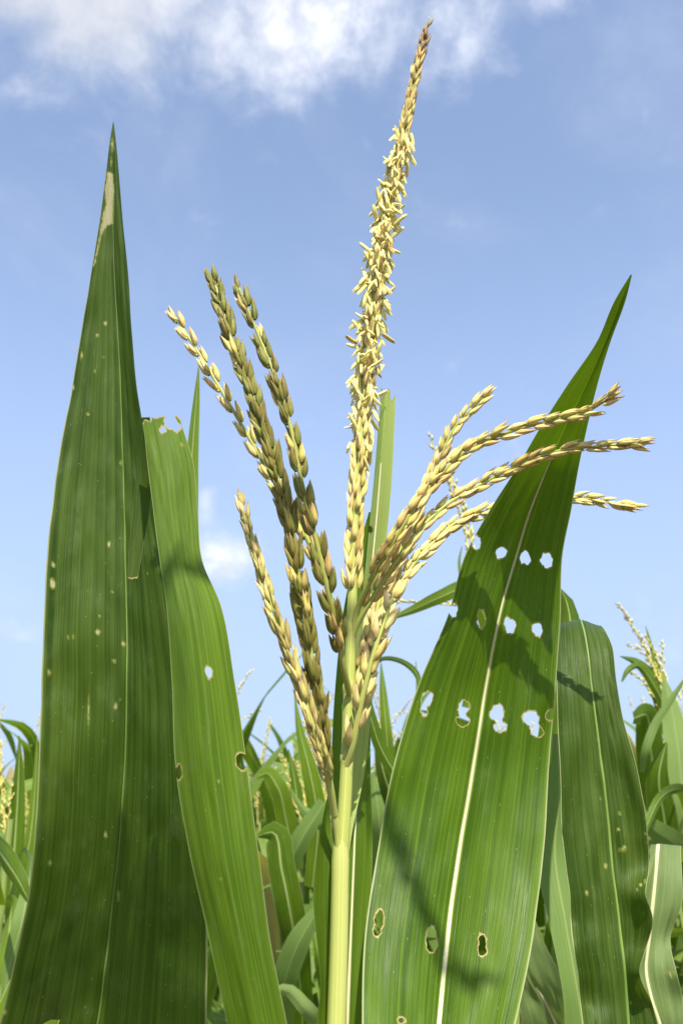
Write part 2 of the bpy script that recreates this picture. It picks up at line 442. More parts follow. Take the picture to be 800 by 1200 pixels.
def ribbon_arrays(C, Wd, side_hint, fold=.25, twist=0.0, nu=5):
    """a narrow blade along curve C (n,3) with half widths Wd"""
    T = np.gradient(C, axis=0); T /= np.linalg.norm(T, axis=1)[:, None] + 1e-9
    side = np.cross(T, np.asarray(side_hint, float)); side /= np.linalg.norm(side, axis=1)[:, None] + 1e-9
    nr = np.cross(side, T)
    q = np.linspace(0, 1, len(C))
    an = (np.asarray(twist) * q)[:, None]
    s2 = side * np.cos(an) + nr * np.sin(an); n2 = np.cross(s2, T)
    s = np.linspace(-1, 1, nu)
    V = C[:, None, :] + s[None, :, None] * (Wd[:, None, None] * s2[:, None, :]) + (np.abs(s)[None, :, None] * fold * Wd[:, None, None]) * n2[:, None, :]
    L = np.concatenate([[0], np.cumsum(np.linalg.norm(np.diff(C, axis=0), axis=1))])
    uv = np.stack(np.broadcast_arrays(s[None, :] * .5 + .5, L[:, None]), -1)
    return V.reshape(-1, 3), grid_faces(nu, len(C)), uv.reshape(-1, 2)

def pxribbon(parent, pts, mat, twist=0.0, fold=.25, tail=None, n=60, nu=9, name='leaf', label=None, ribc=True, hint=(0, 1, .3), taper_end=True, ribw=.0016):
    """pts rows: px, py, depth, full width in pixels"""
    C = []
    for (x, y, Y, wpx) in pts:
        p = P(x, y, Y); dist = np.linalg.norm(p - CAM)
        C.append(np.append(p, wpx / F * dist / 2))
    for tt in (tail or []): C.append(np.array(tt, float))
    C = spline(np.array(C), n)
    V, Fc, uv = ribbon_arrays(C[:, :3], np.maximum(C[:, 3], 1e-5), hint, fold, twist, nu)
    w3 = np.maximum(C[:, 3], 1e-5)[:, None]; sq = np.linspace(-1, 1, nu)[None, :]; lq = uv[:, 1].reshape(n, nu)
    V = V.reshape(n, nu, 3); V[..., 1] += w3 * .22 * vnoise(sq * 1.1 + 3, lq * 16, len(pts) + int(pts[0][0]) % 50) * (.2 + np.abs(sq)); V = V.reshape(-1, 3)
    mat = M_RIB.get(mat.name, mat)
    o = mesh_obj(name, V, Fc, mat, parent, uv)
    if label: o['label'] = label
    return o

# ------------------------------------------------------------------ tassel pieces
def spikelet_mesh(seed=0, open_=.0):
    r = random.Random(seed)
    V, Fc, UV = [], [], []
    nth, nt = 11, 10
    fw, fb = r.uniform(.85, 1.08), r.uniform(.5, 1.5)
    for lobe in (0, 1):
        off = len(V)
        for k in range(nt):
            t = k / (nt - 1)
            rad = .142 * (min(1, t / .30 + .12) ** .6 if t < .26 else max(0, 1 - ((t - .26) / .74) ** 1.7)) + .003
            if t > .98: rad = .006
            sx = (.048 + open_ * t * t) * (1 if lobe else -1)
            bend = .11 * fb * t * t * (1 if lobe == 0 else .4)
            tl = t * (1.0 if lobe else .93)
            for j in range(nth):
                th = 2 * math.pi * j / (nth - 1)
                rr = rad * fw * (1 + .09 * math.cos(6 * th + lobe) + .05 * math.cos(2 * th + seed + 5 * t))
                V.append((rr * .74 * math.cos(th) + sx, rr * 1.0 * math.sin(th) - bend + .012 * lobe, tl))
                UV.append((j / (nth - 1) + lobe * 1.37, t))
        Fc += (grid_faces(nth, nt, off)).tolist()
    return np.array(V), Fc, np.array(UV)

def anther_mesh(bend=.2):
    C = np.array([[0, 0, 0], [.02, .0, .12], [bend * .4, .01, .4], [bend * .8, .0, .7], [bend, 0, 1.0]])
    C = spline(C, 8)
    V, Fc, UV = [], [], []
    for sx in (-1, 1):
        R = np.array([.015, .06, .085, .09, .09, .085, .06, .01])
        v, f, u = tube_arrays(C + np.array([0, sx * .045, 0]), R, 7)
        off = sum(len(a) for a in V)
        V.append(v); UV.append(u); Fc += (f + off).tolist()
    return np.concatenate(V), Fc, np.concatenate(UV)

SPM = [spikelet_mesh(1, .0), spikelet_mesh(2, .05), spikelet_mesh(3, .13), spikelet_mesh(4, .02), spikelet_mesh(5, .22)]
ANM = [anther_mesh(.1), anther_mesh(.35), anther_mesh(-.3)]
_cache = {}
def proto_mesh(kind, i, mat):
    key = (kind, i, mat.name)
    if key not in _cache:
        V, Fc, UV = (SPM if kind == 'spikelet' else ANM)[i]
        o = mesh_obj(kind, V, Fc, mat, None, UV)
        _cache[key] = o.data; bpy.data.objects.remove(o)
    return _cache[key]

def orient(pos, d, n, length, fat=1.0):
    """matrix taking the unit piece (long axis z) to pos along d with its back turned to n"""
    d = d / np.linalg.norm(d); y = n - d * np.dot(n, d); y = y / (np.linalg.norm(y) + 1e-9)
    x = np.cross(y, d)
    Mx = np.eye(4); Mx[:3, 0] = x * length * fat; Mx[:3, 1] = y * length * fat; Mx[:3, 2] = d * length; Mx[:3, 3] = pos
    return Mx

def place_many(parent, kind, items, single):
    """items: (matrix, variant, material). The first ones stay objects of their own, the rest is one mesh"""
    org = origin(parent)
    for (Mx, vi, mat) in items[:single]:
        o = bpy.data.objects.new(kind, proto_mesh(kind, vi, mat)); COL.objects.link(o); o.parent = parent
        M2 = Mx.copy(); M2[:3, 3] -= org
        o.matrix_basis = Matrix(M2.tolist())
    rest = items[single:]
    if rest:
        mats = list({m.name: m for _, _, m in rest}.values())
        V, Fc, UV, MI, off = [], [], [], [], 0
        for (Mx, vi, mat) in rest:
            v, f, u = (SPM if kind == 'spikelet' else ANM)[vi]
            V.append(v @ Mx[:3, :3].T + Mx[:3, 3]); UV.append(u); Fc.append(np.array(f) + off); off += len(v)
            MI += [mats.index(mat)] * len(f)
        o = mesh_obj(kind, np.concatenate(V), np.concatenate(Fc), mats, parent, np.concatenate(UV), mi=MI)
        o['kind'] = 'stuff'

def px_curve(pts, n=120):
    return spline(np.array([P(*p) for p in pts]), n)

def branch(plant, pts, mat, seed, step=.0048, length=.0100, fat=1.0, per=2, start=.12, cluster=0, spread=.33, single=0,
           r0=.0011, r1=.0004, stem=None, mats=None, label=None, name='tassel_branch', lastdry=0, curve=None):
    r = random.Random(seed)
    C = px_curve(pts) if curve is None else curve
    nC = len(C)
    R = np.linspace(r0, r1, nC)
    V, Fc, uv = tube_arrays(C, R, 8)
    b = mesh_obj(name, V, Fc, stem or M_stem_dk, plant, uv)
    if label: b['label'] = label
    T, N, B = frames(C)
    L = np.concatenate([[0], np.cumsum(np.linalg.norm(np.diff(C, axis=0), axis=1))])
    items = []; d = L[-1] * start; k = 0
    while d < L[-1] - length * .3:
        i = min(nC - 1, int(np.searchsorted(L, d))); q = d / L[-1]
        base = k * math.pi + r.uniform(-.35, .35) if per == 2 else r.uniform(0, 6.28)
        for j in range(per + (1 if cluster and r.random() < .5 else 0)):
            a = base + (j * .75 if per == 2 else j * 2 * math.pi / per) + r.uniform(-.3, .3)
            out = N[i] * math.cos(a) + B[i] * math.sin(a)
            dd = T[i] + out * (spread + r.uniform(-.10, .12)) + np.array([0, 0, r.uniform(-.05, .05)])
            ln = length * r.uniform(.78, 1.15) * (1 - .22 * max(0, q - .75) * 4 * .5)
            pos = C[i] + out * (R[i] * .8 + .0006) + T[i] * (j * .0012)
            m_ = mat
            if mats and r.random() < mats[1]: m_ = mats[0]
            if lastdry and q > 1 - lastdry: m_ = M_sp_dry
            items.append((orient(pos, dd, out, ln, fat), r.choice([0, 1, 2, 3, 3, 4]), m_))
        k += 1
        d += step * r.uniform(.85, 1.15) if not cluster else (step if k % cluster else step * 2.3)
    # the end of the branch carries one straight spikelet
    items.append((orient(C[-1] - T[-1] * length * .4, T[-1], N[-1], length * .9, fat * .9), 0, M_sp_dry if lastdry else mat))
    place_many(b, 'spikelet', items, single)
    return b, C, L

# ------------------------------------------------------------------ the tasselling plant in the middle
YS = .40
base0 = P(398, 990, YS)
main = empty('corn_plant', (base0[0], YS, 0), 'tasselling corn plant in the middle with tall flowering spike and hole-riddled broad leaf', 'corn plant')
g = lambda x, y, z: np.array([x, y, z])
bx, bz = base0[0], base0[2]
def stalk_part(plant, C, R, mat, nodes=(), name='stalk', seg=20, ridge=.02):
    L = np.concatenate([[0], np.cumsum(np.linalg.norm(np.diff(C, axis=0), axis=1))]) / 1.0
    R = np.array(R, float)
    for nd, amp in nodes:
        R = R * (1 + amp * np.exp(-((C[:, 2] - nd) / .006) ** 2))
    V, Fc, uv = tube_arrays(C, R, seg, ridge, 9)
    return mesh_obj(name, V, Fc, mat, plant, uv)

# stalk from the soil to the node under the tassel
C = spline([g(bx + .015, YS + .0, -.05), g(bx + .01, YS + .0, .6), g(bx + .0, YS, 1.2), g(*P(392, 1260, YS)), g(*P(397, 1100, YS)), g(*P(399, 985, YS))], 260)
R = np.interp(C[:, 2], [0, 1.0, bz - .12, bz - .014, bz - .002, bz + .003], [.013, .010, .0041, .0037, .0035, .0029])
stalk_part(main, C, R, M_stalk, nodes=[(bz - .003, .07), (bz - .30, .25), (.9, .3), (.6, .3), (.3, .3)])
# central spike
SP = [(399, 1010, YS), (401, 985, YS), (406, 900, YS), (409, 810, YS), (412, 720, YS), (415, 630, YS), (421, 540, YS), (428, 440, YS), (438, 350, YS - .002),
      (451, 260, YS - .004), (468, 180, YS - .006), (485, 95, YS - .008), (503, 20, YS - .008)]
Cs = px_curve(SP, 320)
Ls = np.concatenate([[0], np.cumsum(np.linalg.norm(np.diff(Cs, axis=0), axis=1))])
pxs, pys = proj(Cs)
Rs = np.interp(-pys, [-990, -900, -800, -700, -560, -300, -20], [.0030, .0028, .0026, .0022, .0017, .0012, .0004])
for (yy, am) in ((888, .18), (806, .22), (735, .15)):
    Rs = Rs * (1 + am * np.exp(-((pys - yy) / 5) ** 2))
V, Fc, uv = tube_arrays(Cs, Rs, 18, .025, 8)
spike = mesh_obj('tassel_spike', V, Fc, M_stalk, main, uv)
Ts, Ns, Bs = frames(Cs)
rr = random.Random(11)
items, anth = [], []
d = float(np.interp(-690, -pys, Ls)); k = 0
while d < Ls[-1] - .004:
    i = int(np.searchsorted(Ls, d)); i = min(i, len(Cs) - 1); y = pys[i]
    per = 4 if y < 480 else 4
    if y < 110: per = 3
    if y < 45: per = 1
    for j in range(per):
        a = k * 1.1 + j * 2 * math.pi / per + rr.uniform(-.3, .3)
        out = Ns[i] * math.cos(a) + Bs[i] * math.sin(a)
        ln = np.interp(y, [20, 60, 150, 500, 700], [.0055, .008, .0095, .0100, .0112]) * rr.uniform(.88, 1.1)
        dd = Ts[i] + out * rr.uniform(.16, .36)
        pos = Cs[i] + out * (Rs[i] + .0006)
        if y < 70: m_ = M_sp_dry
        elif y < 160: m_ = rr.choice([M_sp_mid, M_sp_green, M_sp_mid, M_sp_dry])
        elif y < 470: m_ = rr.choice([M_sp_green, M_sp_pale, M_sp_pale, M_sp_pale])
        else: m_ = rr.choice([M_sp_pale, M_sp_pale, M_sp_mid, M_sp_pale])
        items.append((orient(pos, dd, out, ln, .92), rr.choice([0, 1, 2, 3, 4]), m_))
        if 165 < y < 570:
            pa = np.interp(y, [165, 200, 300, 420, 500, 570], [.5, 1.1, 1.6, 1.5, .9, .08])
            for q in range(3 if pa > 1 and rr.random() < .8 else 2):
                if rr.random() < pa:
                    tip = pos + dd / np.linalg.norm(dd) * ln * rr.uniform(.55, .95) + out * .001
                    down = np.array([rr.uniform(-.45, .45), rr.uniform(-.4, .3), rr.choice([-1, -1, -1, .8]) * rr.uniform(.3, 1.2)]) + out * rr.uniform(-.05, .5)
                    anth.append((orient(tip, down, out, rr.uniform(.0055, .0098), .92), rr.choice([0, 1, 2]), M_sp_mid if rr.random() < .10 else M_anther))
    k += 1
    d += np.interp(y, [20, 150, 500, 700], [.0040, .0044, .0056, .0080])
rr.shuffle(items)
items.sort(key=lambda it: -it[0][1, 3] * 0 + (it[0][1, 3] > YS))
place_many(spike, 'spikelet', items, 40)
anth.sort(key=lambda it: it[0][1, 3])
place_many(spike, 'anther', anth, 100)

# tassel branches, left side
branch(main, [(398, 1008, YS - .001), (396, 985, YS - .002), (391, 950, YS - .006), (383, 905, YS - .010), (375, 850, YS - .015), (367, 790, YS - .02), (358, 730, YS - .025), (350, 680, YS - .03), (341, 620, YS - .034), (325, 560, YS - .037), (303, 485, YS - .04), (274, 405, YS - .04), (250, 326, YS - .038)],
       M_sp_dark, 21, step=.0052, length=.0113, fat=1.02, per=3, start=.14, spread=.29, single=40, r0=.0017, r1=.0006, stem=M_stalk, mats=(M_sp_mid, .10), label='long olive-green tassel branch reaching up to the left')
branch(main, [(409, 812, YS - .004), (403, 785, YS - .012), (396, 745, YS - .02), (387, 705, YS - .028), (372, 640, YS - .034), (358, 588, YS - .038), (345, 520, YS - .04), (327, 455, YS - .042), (301, 388, YS - .042), (277, 330, YS - .04)],
       M_sp_dark, 22, step=.0041, length=.0106, fat=1.02, start=.10, cluster=5, spread=.26, single=30, r0=.0015, r1=.0006, stem=M_stem_dk, mats=(M_sp_mid, .12), label='olive tassel branch with its spikelets set in spaced beads')
branch(main, [(409, 806, YS + .004), (403, 760, YS + .004), (383, 688, YS + .004), (358, 628, YS), (326, 572, YS - .003), (290, 510, YS - .006), (262, 462, YS - .008), (238, 422, YS - .008), (219, 392, YS - .008), (201, 366, YS - .006)],
       M_sp_mid, 23, step=.0060, length=.0100, fat=.95, start=.12, spread=.24, r0=.0014, r1=.0006, stem=M_stalk, mats=(M_sp_pale, .55))
branch(main, [(392, 955, YS - .006), (386, 915, YS - .014), (371, 866, YS - .022), (354, 812, YS - .026), (336, 758, YS - .03), (317, 705, YS - .032), (298, 645, YS - .034), (281, 583, YS - .034)],
       M_sp_green, 24, step=.0045, length=.0094, fat=.88, per=3, start=.10, spread=.18, r0=.0015, r1=.0004, stem=M_stalk, mats=(M_sp_pale, .35))
# tassel branches, right side
branch(main, [(409, 830, YS), (414, 808, YS + .001), (428, 765, YS + .004), (446, 700, YS + .008), (468, 645, YS + .01), (490, 592, YS + .012), (512, 545, YS + .012), (533, 500, YS + .010), (553, 478, YS + .009), (574, 459, YS + .008)],
       M_sp_pale, 31, step=.0035, length=.0092, start=.10, spread=.26, r0=.0014, r1=.0005, stem=M_stalk, mats=(M_sp_mid, .2))
branch(main, [(412, 745, YS - .0005), (417, 720, YS - .003), (430, 688, YS - .010), (455, 643, YS - .02), (482, 600, YS - .022), (512, 560, YS - .022), (552, 524, YS - .020), (600, 505, YS - .024), (650, 492, YS - .032), (688, 482, YS - .042), (718, 463, YS - .050)],
       M_sp_mid, 32, step=.0040, length=.0094, fat=1.0, start=.16, spread=.24, single=30, r0=.0015, r1=.0005, stem=M_stem_dk, mats=(M_sp_pale, .35), label='tan tassel branch arching far out to the right')
branch(main, [(411, 755, YS), (418, 733, YS - .002), (434, 705, YS - .006), (460, 664, YS - .012), (490, 622, YS - .016), (522, 592, YS - .014), (562, 568, YS - .012), (610, 544, YS - .018), (655, 528, YS - .028), (700, 523, YS - .036), (755, 519, YS - .042)],
       M_sp_mid, 33, step=.0040, length=.0092, fat=.85, start=.10, spread=.20, r0=.0014, r1=.0005, stem=M_stalk, mats=(M_sp_pale, .65))
branch(main, [(405, 935, YS), (409, 905, YS - .001), (414, 868, YS - .002), (424, 826, YS - .003), (434, 775, YS), (448, 728, YS + .008), (473, 676, YS + .018), (505, 638, YS + .026), (535, 612, YS + .032), (575, 598, YS + .034), (620, 588, YS + .034), (680, 584, YS + .032), (742, 595, YS + .030)],
       M_sp_pale, 34, step=.0038, length=.0098, start=.14, spread=.26, r0=.0015, r1=.0005, stem=M_stalk, mats=(M_sp_mid, .22))
branch(main, [(405, 900, YS - .001), (412, 878, YS - .005), (420, 838, YS - .010), (430, 795, YS - .014), (440, 758, YS - .016), (452, 724, YS - .016), (463, 690, YS - .014)],
       M_sp_pale, 35, step=.0078, length=.0110, start=.12, spread=.34, r0=.0016, r1=.0006, stem=M_stalk, mats=(M_sp_mid, .3))

# --- leaves of the middle plant
# broad leaf on the right with the rows of holes
sx = bx
holes_big = [(558, 636, 5, 7), (587, 648, 6, 6.5), (615, 654, 6, 7), (640, 657, 7, 8),
             (531, 716, 4.5, 7), (564, 725, 5, 9), (597, 733, 6, 9), (629, 738, 5.5, 8),
             (500, 819, 6.5, 8), (497, 832, 3.5, 7), (543, 829, 6, 8), (542, 845, 6.5, 6), (541, 837, 3, 7),
             (582, 835, 8.5, 8), (586, 852, 6.5, 6), (584, 844, 4, 6), (622, 842, 9.5, 8.5), (629, 857, 6.5, 7), (626, 850, 5, 6), (644, 838, 4, 6),
             (444, 1078, 5, 10), (442, 1090, 4, 7), (505, 1100, 5, 15), (506, 1106, 6, 9), (565, 1103, 4, 9), (565, 1113, 4.5, 7), (470, 1196, 5, 3)]
st_big = [(322, 738, 739, 740, .328, .328, .328), (350, 721, 728, 733, .335, .337, .335), (400, 699, 709, 715, .348, .352, .350), (450, 665, 687, 700, .363, .369, .367),
          (500, 633, 662, 688, .379, .387, .385), (550, 604, 640, 677, .396, .405, .402), (600, 572, 620, 668, .408, .416, .414), (650, 545, 605, 658, .417, .426, .424),
          (720, 525, 585, 656, .425, .434, .432), (800, 491, 570, 650, .431, .441, .438), (900, 460, 554, 643, .434, .445, .440), (1000, 442, 537, 635, .426, .440, .432),
          (1100, 427, 524, 623, .410, .424, .416), (1200, 424, 514, 602, .390, .404, .396), (1300, 428, 505, 578, .368, .382, .376)]
def tailpts(x0, y0, z0, x1, y1, z1, w0, w1, dirx=(1, 0, 0)):
    out = []
    dv = np.array(dirx, float)
    for q in (.5, 1.0):
        c = g(x0 + (x1 - x0) * q, y0 + (y1 - y0) * q, z0 + (z1 - z0) * q); wv = w0 + (w1 - w0) * q
        out.append((c - dv * wv + np.array([0, -.004, 0]), c, c + dv * wv + np.array([0, -.004, 0])))
    return out
p_ = P(505, 1300, .382)
blade(main, st_big, M_leaf, nu=141, nv=620, tail=tailpts(p_[0], .382, p_[2], bx + .012, YS - .004, p_[2] - .17, .038, .012), bulge=(.003, .003), holes=holes_big,
      rib=(.0006, .0021), ribmat=M_midrib, rib_range=(.16, 1), label='broad sunlit leaf pierced by rows of ragged holes', seed=3, ripple=.0022)
# left leaf with the torn-off top
holes_fold = [('P', [(150, 470), (240, 470), (236, 500), (217, 501), (212, 492), (206, 486), (202, 488), (199, 485), (195, 489), (190, 487), (184, 490), (178, 489), (176, 494), (170, 491), (166, 497), (158, 500)]),
              (200, 495, 8, 7), (207, 500, 5, 5), (191, 503, 3, 4), (245, 788, 3.8, 5.8), (284, 892, 7, 10), (209, 905, 4, 8)]
st_fold = [(470, 160, 184, 205, .372, .370, .374), (500, 168, 190, 214, .371, .369, .374), (540, 172, 200, 226, .369, .366, .373), (600, 180, 206, 232, .366, .362, .371), (660, 188, 214, 238, .362, .358, .368), (706, 195, 224, 258, .360, .355, .366),
           (800, 201, 238, 275, .358, .352, .364), (900, 205, 248, 290, .358, .351, .364), (1000, 222, 262, 303, .360, .352, .364), (1100, 245, 281, 316, .364, .357, .366), (1200, 267, 301, 336, .368, .363, .370), (1300, 292, 324, 356, .376, .372, .376)]
p2 = P(324, 1300, .372)
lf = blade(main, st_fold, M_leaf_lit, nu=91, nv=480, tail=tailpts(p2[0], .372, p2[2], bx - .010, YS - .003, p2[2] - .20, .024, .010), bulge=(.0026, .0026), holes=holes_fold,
      scars=[(213, 521, 2, 1.6), (259, 1031, 1.4, 1.4), (256, 915, 1.2, 1.2)], label='leaf with a ragged torn-off top on the left of the stalk', seed=5, ripple=.0018)
# rest of the torn blade hanging down behind it
st_flap = [(489, 163, 168, 176, .376, .378, .377), (540, 160, 166, 179, .384, .386, .385), (600, 156, 164, 175, .388, .390, .390), (640, 152, 159, 168, .388, .390, .390), (682, 150, 155, 161, .387, .388, .388)]
blade(lf, st_flap, M_leaf_dark, nu=25, nv=90, bulge=(-.001, -.002), holes=[('P', [(140, 675), (150, 678), (155, 680), (163, 676), (170, 690), (140, 695)])], name='torn_flap', seed=6)  # darker leaf copy puts the flap's shade into its colour
# rolled pale leaf behind the spike
st_roll = [(450, 447, 453, 464, .428, .424, .430), (500, 443, 449, 462, .428, .421, .430), (560, 438, 445, 459, .428, .420, .430), (620, 432, 440, 454, .427, .419, .430), (680, 426, 434, 448, .426, .418, .428), (740, 418, 427, 443, .425, .418, .426), (820, 408, 418, 436, .424, .418, .424), (900, 400, 410, 428, .422, .418, .422), (985, 394, 401, 411, .414, .414, .414), (1080, 392, 397, 404, .41, .41, .41), (1250, 390, 394, 398, .408, .408, .408)]
blade(main, st_roll, M_leaf_pale, nu=41, nv=240, bulge=(.002, -.004), holes=[('P', [(435, 440), (470, 440), (463, 462), (458, 470), (457, 456), (454, 455), (453, 461), (449, 462), (446, 468), (448, 456)]), (433, 620, 4, 3.5)],
      rib=(.0004, .0008), ribmat=M_midrib, rib_range=(.15, .9), label='pale rolled leaf standing behind the flowering spike', seed=8, ripple=.0008)
# upright green leaf behind the stalk
st_back = [(600, 432, 436, 441, .436, .438, .436), (700, 405, 425, 441, .438, .440, .444), (800, 393, 418, 435, .434, .436, .442), (900, 388, 419, 434, .430, .432, .438), (1000, 389, 415, 436, .428, .428, .438), (1100, 388, 411, 431, .422, .421, .431), (1200, 386, 407, 423, .414, .414, .421), (1300, 384, 402, 415, .408, .412, .408)]
p3 = P(398, 1300, .412)
blade(main, st_back, M_leaf_lit, nu=41, nv=260, tail=tailpts(p3[0], .412, p3[2], bx, YS + .008, p3[2] - .10, .006, .008), bulge=(-.002, -.003), rib=(.0004, .0013), ribmat=M_midrib, rib_range=(.40, 1), seed=9, ripple=.0015)  # lit leaf copy: brighter colour makes up for the shade behind the stalk
# small sheath leaf hugging the stalk on its left
st_sh = [(925, 385, 385.5, 386, .402, .402, .402), (960, 378, 382, 387, .400, .406, .408), (1000, 371, 380, 391, .398, .404, .406), (1060, 367, 379, 391, .397, .404, .406), (1110, 372, 381, 389, .397, .407, .408), (1160, 375, 382, 389, .398, .406, .406), (1200, 371, 381, 389, .398, .404, .405), (1300, 374, 382, 390, .399, .402, .403)]
blade(main, st_sh, M_leaf_lit, nu=31, nv=160, bulge=(-.001, -.001), seed=10, ripple=.0018)

# ------------------------------------------------------------------ neighbour on the left: the tall dark leaf
def simple_stalk(plant, x, y, top, lean=(0, 0), r=(.013, .006), mat=None):
    C = spline([g(x, y, -.05), g(x + lean[0] * .3, y + lean[1] * .3, top * .4), g(x + lean[0] * .7, y + lean[1] * .7, top * .75), g(x + lean[0], y + lean[1], top)], 90)
    R = np.interp(C[:, 2], [0, top], r)
    return stalk_part(plant, C, R, mat or M_fstalk, nodes=[(z, .28) for z in np.arange(.2, top - .05, .19)], seg=12)

XL, YL = -.21, .60
left = empty('corn_plant', (XL, YL, 0), 'corn plant at the left edge with one tall dark upright leaf flecked with pale spots', 'corn plant')
simple_stalk(left, XL, YL, 1.66, (.01, .0))
spots = [(128, 637, 2.2, 3.5), (115, 741, 2.6, 3.6), (134, 775, 2.2, 2), (145, 755, 2.4, 2.6), (136, 828, 2.2, 3.2), (124, 979, 2.4, 3.4), (62, 684, 3.6, 5.6), (63, 662, 2, 3), (59, 1012, 1.8, 3.2),
         (103, 485, 1.8, 1.8), (86, 454, 1.6, 2.2), (96, 417, 1.4, 4), (124, 379, 2.2, 2.2), (114, 393, 1.6, 1.6), (132, 693, 1.3, 1.3), (117, 722, 1.3, 1.5), (80, 747, 1, 2), (86, 746, 1, 1.6), (142, 542, 1.6, 2), (111, 435, 1, 1), (122, 418, 1.5, 1),
         (58, 788, 1.5, 3), (139, 1050, 1.3, 5), (5, 1186, 3, 3), (131, 190, .8, 3.2), (132, 170, 1.5, 6), (141, 820, 1, 1), (104, 830, .8, 14), (173, 672, 1, 1),
         ('P', [(126, 201), (133, 203), (134, 225), (133, 262), (126, 264), (119, 276), (115, 296), (111, 312), (109, 312), (115, 285), (119, 262), (121, 250), (124, 240), (123, 222)])]
st_tall = [(143, 132.5, 133, 133.5, .455, .455, .455), (170, 128.5, 132.5, 136.5, .456, .456, .454), (210, 123.5, 132, 140, .458, .459, .454), (260, 117, 132.5, 144, .460, .462, .455), (310, 109, 134, 149, .463, .466, .456), (350, 102, 136, 152, .466, .470, .458),
           (400, 93, 139, 156, .469, .474, .460), (450, 84, 141, 161, .470, .476, .462), (500, 75, 143, 168, .471, .478, .463), (600, 61, 146, 184, .472, .481, .464), (700, 53, 148, 205, .473, .483, .465), (800, 48, 149, 224, .476, .487, .468), (900, 46, 146, 236, .485, .497, .476),
           (1000, 41, 139, 241, .500, .513, .490), (1060, 33, 132, 243, .513, .526, .502), (1120, 19, 125, 243, .527, .540, .516), (1200, 0, 115, 243, .545, .558, .536), (1300, -26, 98, 236, .565, .576, .556)]
p4 = P(98, 1300, .576)
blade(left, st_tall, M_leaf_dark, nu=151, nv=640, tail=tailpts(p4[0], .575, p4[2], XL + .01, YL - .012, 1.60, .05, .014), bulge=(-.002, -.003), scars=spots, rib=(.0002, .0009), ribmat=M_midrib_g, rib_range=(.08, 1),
      label='tall dark upright leaf with a dried patch near its tip', seed=13, ripple=.0022)
# slim light leaf point seen over the torn leaf
pxribbon(left, [(233, 428, .60, 1), (230, 470, .60, 8), (226, 520, .60, 13), (222, 600, .60, 20), (216, 800, .60, 34)], M_leaf_lit, n=60, fold=.3, label='slim light green leaf tip rising behind the torn leaf',
         tail=[(XL + .03, .55, 1.72, .018), (XL + .01, YL + .01, 1.55, .012)])

# ------------------------------------------------------------------ neighbour on the right: the arching leaf
XR, YR = .20, .56
right = empty('corn_plant', (XR, YR, 0), 'corn plant on the right whose deep green leaf arches over beside the pierced leaf', 'corn plant')
simple_stalk(right, XR, YR, 1.60, (-.01, 0))
rs = [(725, 953, 1.8, 1.6), (724, 972, 2, 2.2), (756, 958, 1.7, 2.6), (756, 977, 1.4, 1.4), (728, 996, 4, 1.8), (731, 993, 2, 2), (709, 1015, 2, 2.4), (713, 966, 1, 1), (757, 988, 1.2, 1.2), (750, 1037, 1.6, 1.6), (755, 1033, 1.4, 1.4), (687, 1046, 1.8, 3),
      (700, 867, 1.3, 1.3), (729, 827, 1.4, 1.4), (751, 915, 1.5, 1.5), (746, 1043, 1.3, 1.3), (736, 933, 1.2, 1.2), (703, 936, 1.2, 1.2), (738, 1176, 1.4, 1.4)]
st_rt = [(800, 640, 657, 672, .62, .625, .62), (765, 648, 666, 684, .600, .604, .600), (742, 652, 672, 694, .575, .578, .575, 2, 5), (729, 652, 677, 701, .550, .551, .550, 4, 7), (726, 652, 680, 706, .528, .529, .528, 5, 7), (735, 652, 683, 712, .511, .513, .511, 4, 8), (758, 652, 687, 718, .499, .503, .499, 2, 3),
         (800, 652, 692, 723, .488, .496, .490), (860, 653, 700, 735, .482, .491, .484),
         (920, 655, 707, 748, .479, .489, .482), (980, 657, 714, 760, .476, .487, .479), (1020, 662, 718, 762, .474, .485, .480), (1048, 666, 722, 757, .474, .484, .470), (1078, 667, 726, 764, .476, .482, .474), (1110, 670, 729, 756, .468, .481, .478),
         (1140, 676, 732, 748, .472, .480, .468), (1175, 680, 735, 762, .476, .479, .474), (1200, 683, 737, 769, .470, .478, .474), (1300, 690, 744, 780, .470, .476, .472)]
p5 = P(744, 1300, .476)
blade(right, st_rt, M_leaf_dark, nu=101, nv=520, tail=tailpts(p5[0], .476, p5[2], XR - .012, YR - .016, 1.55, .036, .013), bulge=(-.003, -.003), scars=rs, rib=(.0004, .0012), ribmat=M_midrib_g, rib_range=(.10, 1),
      label='deep green leaf arching over at its top with a wavy right margin', seed=17, ripple=.0035)
pxribbon(right, [(656, 690, .66, 2), (664, 706, .66, 16), (668, 730, .66, 24), (662, 800, .66, 36), (652, 900, .66, 46)], M_leaf, n=50, tail=[(XR - .03, YR + .05, 1.70, .02), (XR, YR + .01, 1.5, .012)])
# dull leaf leaning between the two broad leaves
pxribbon(right, [(652, 860, .62, 8), (655, 930, .62, 24), (650, 1000, .62, 38), (662, 1080, .61, 34), (676, 1160, .60, 30), (690, 1240, .60, 40)], M_leaf_grey, n=60, twist=.5, tail=[(XR, YR + .012, 1.62, .012)])

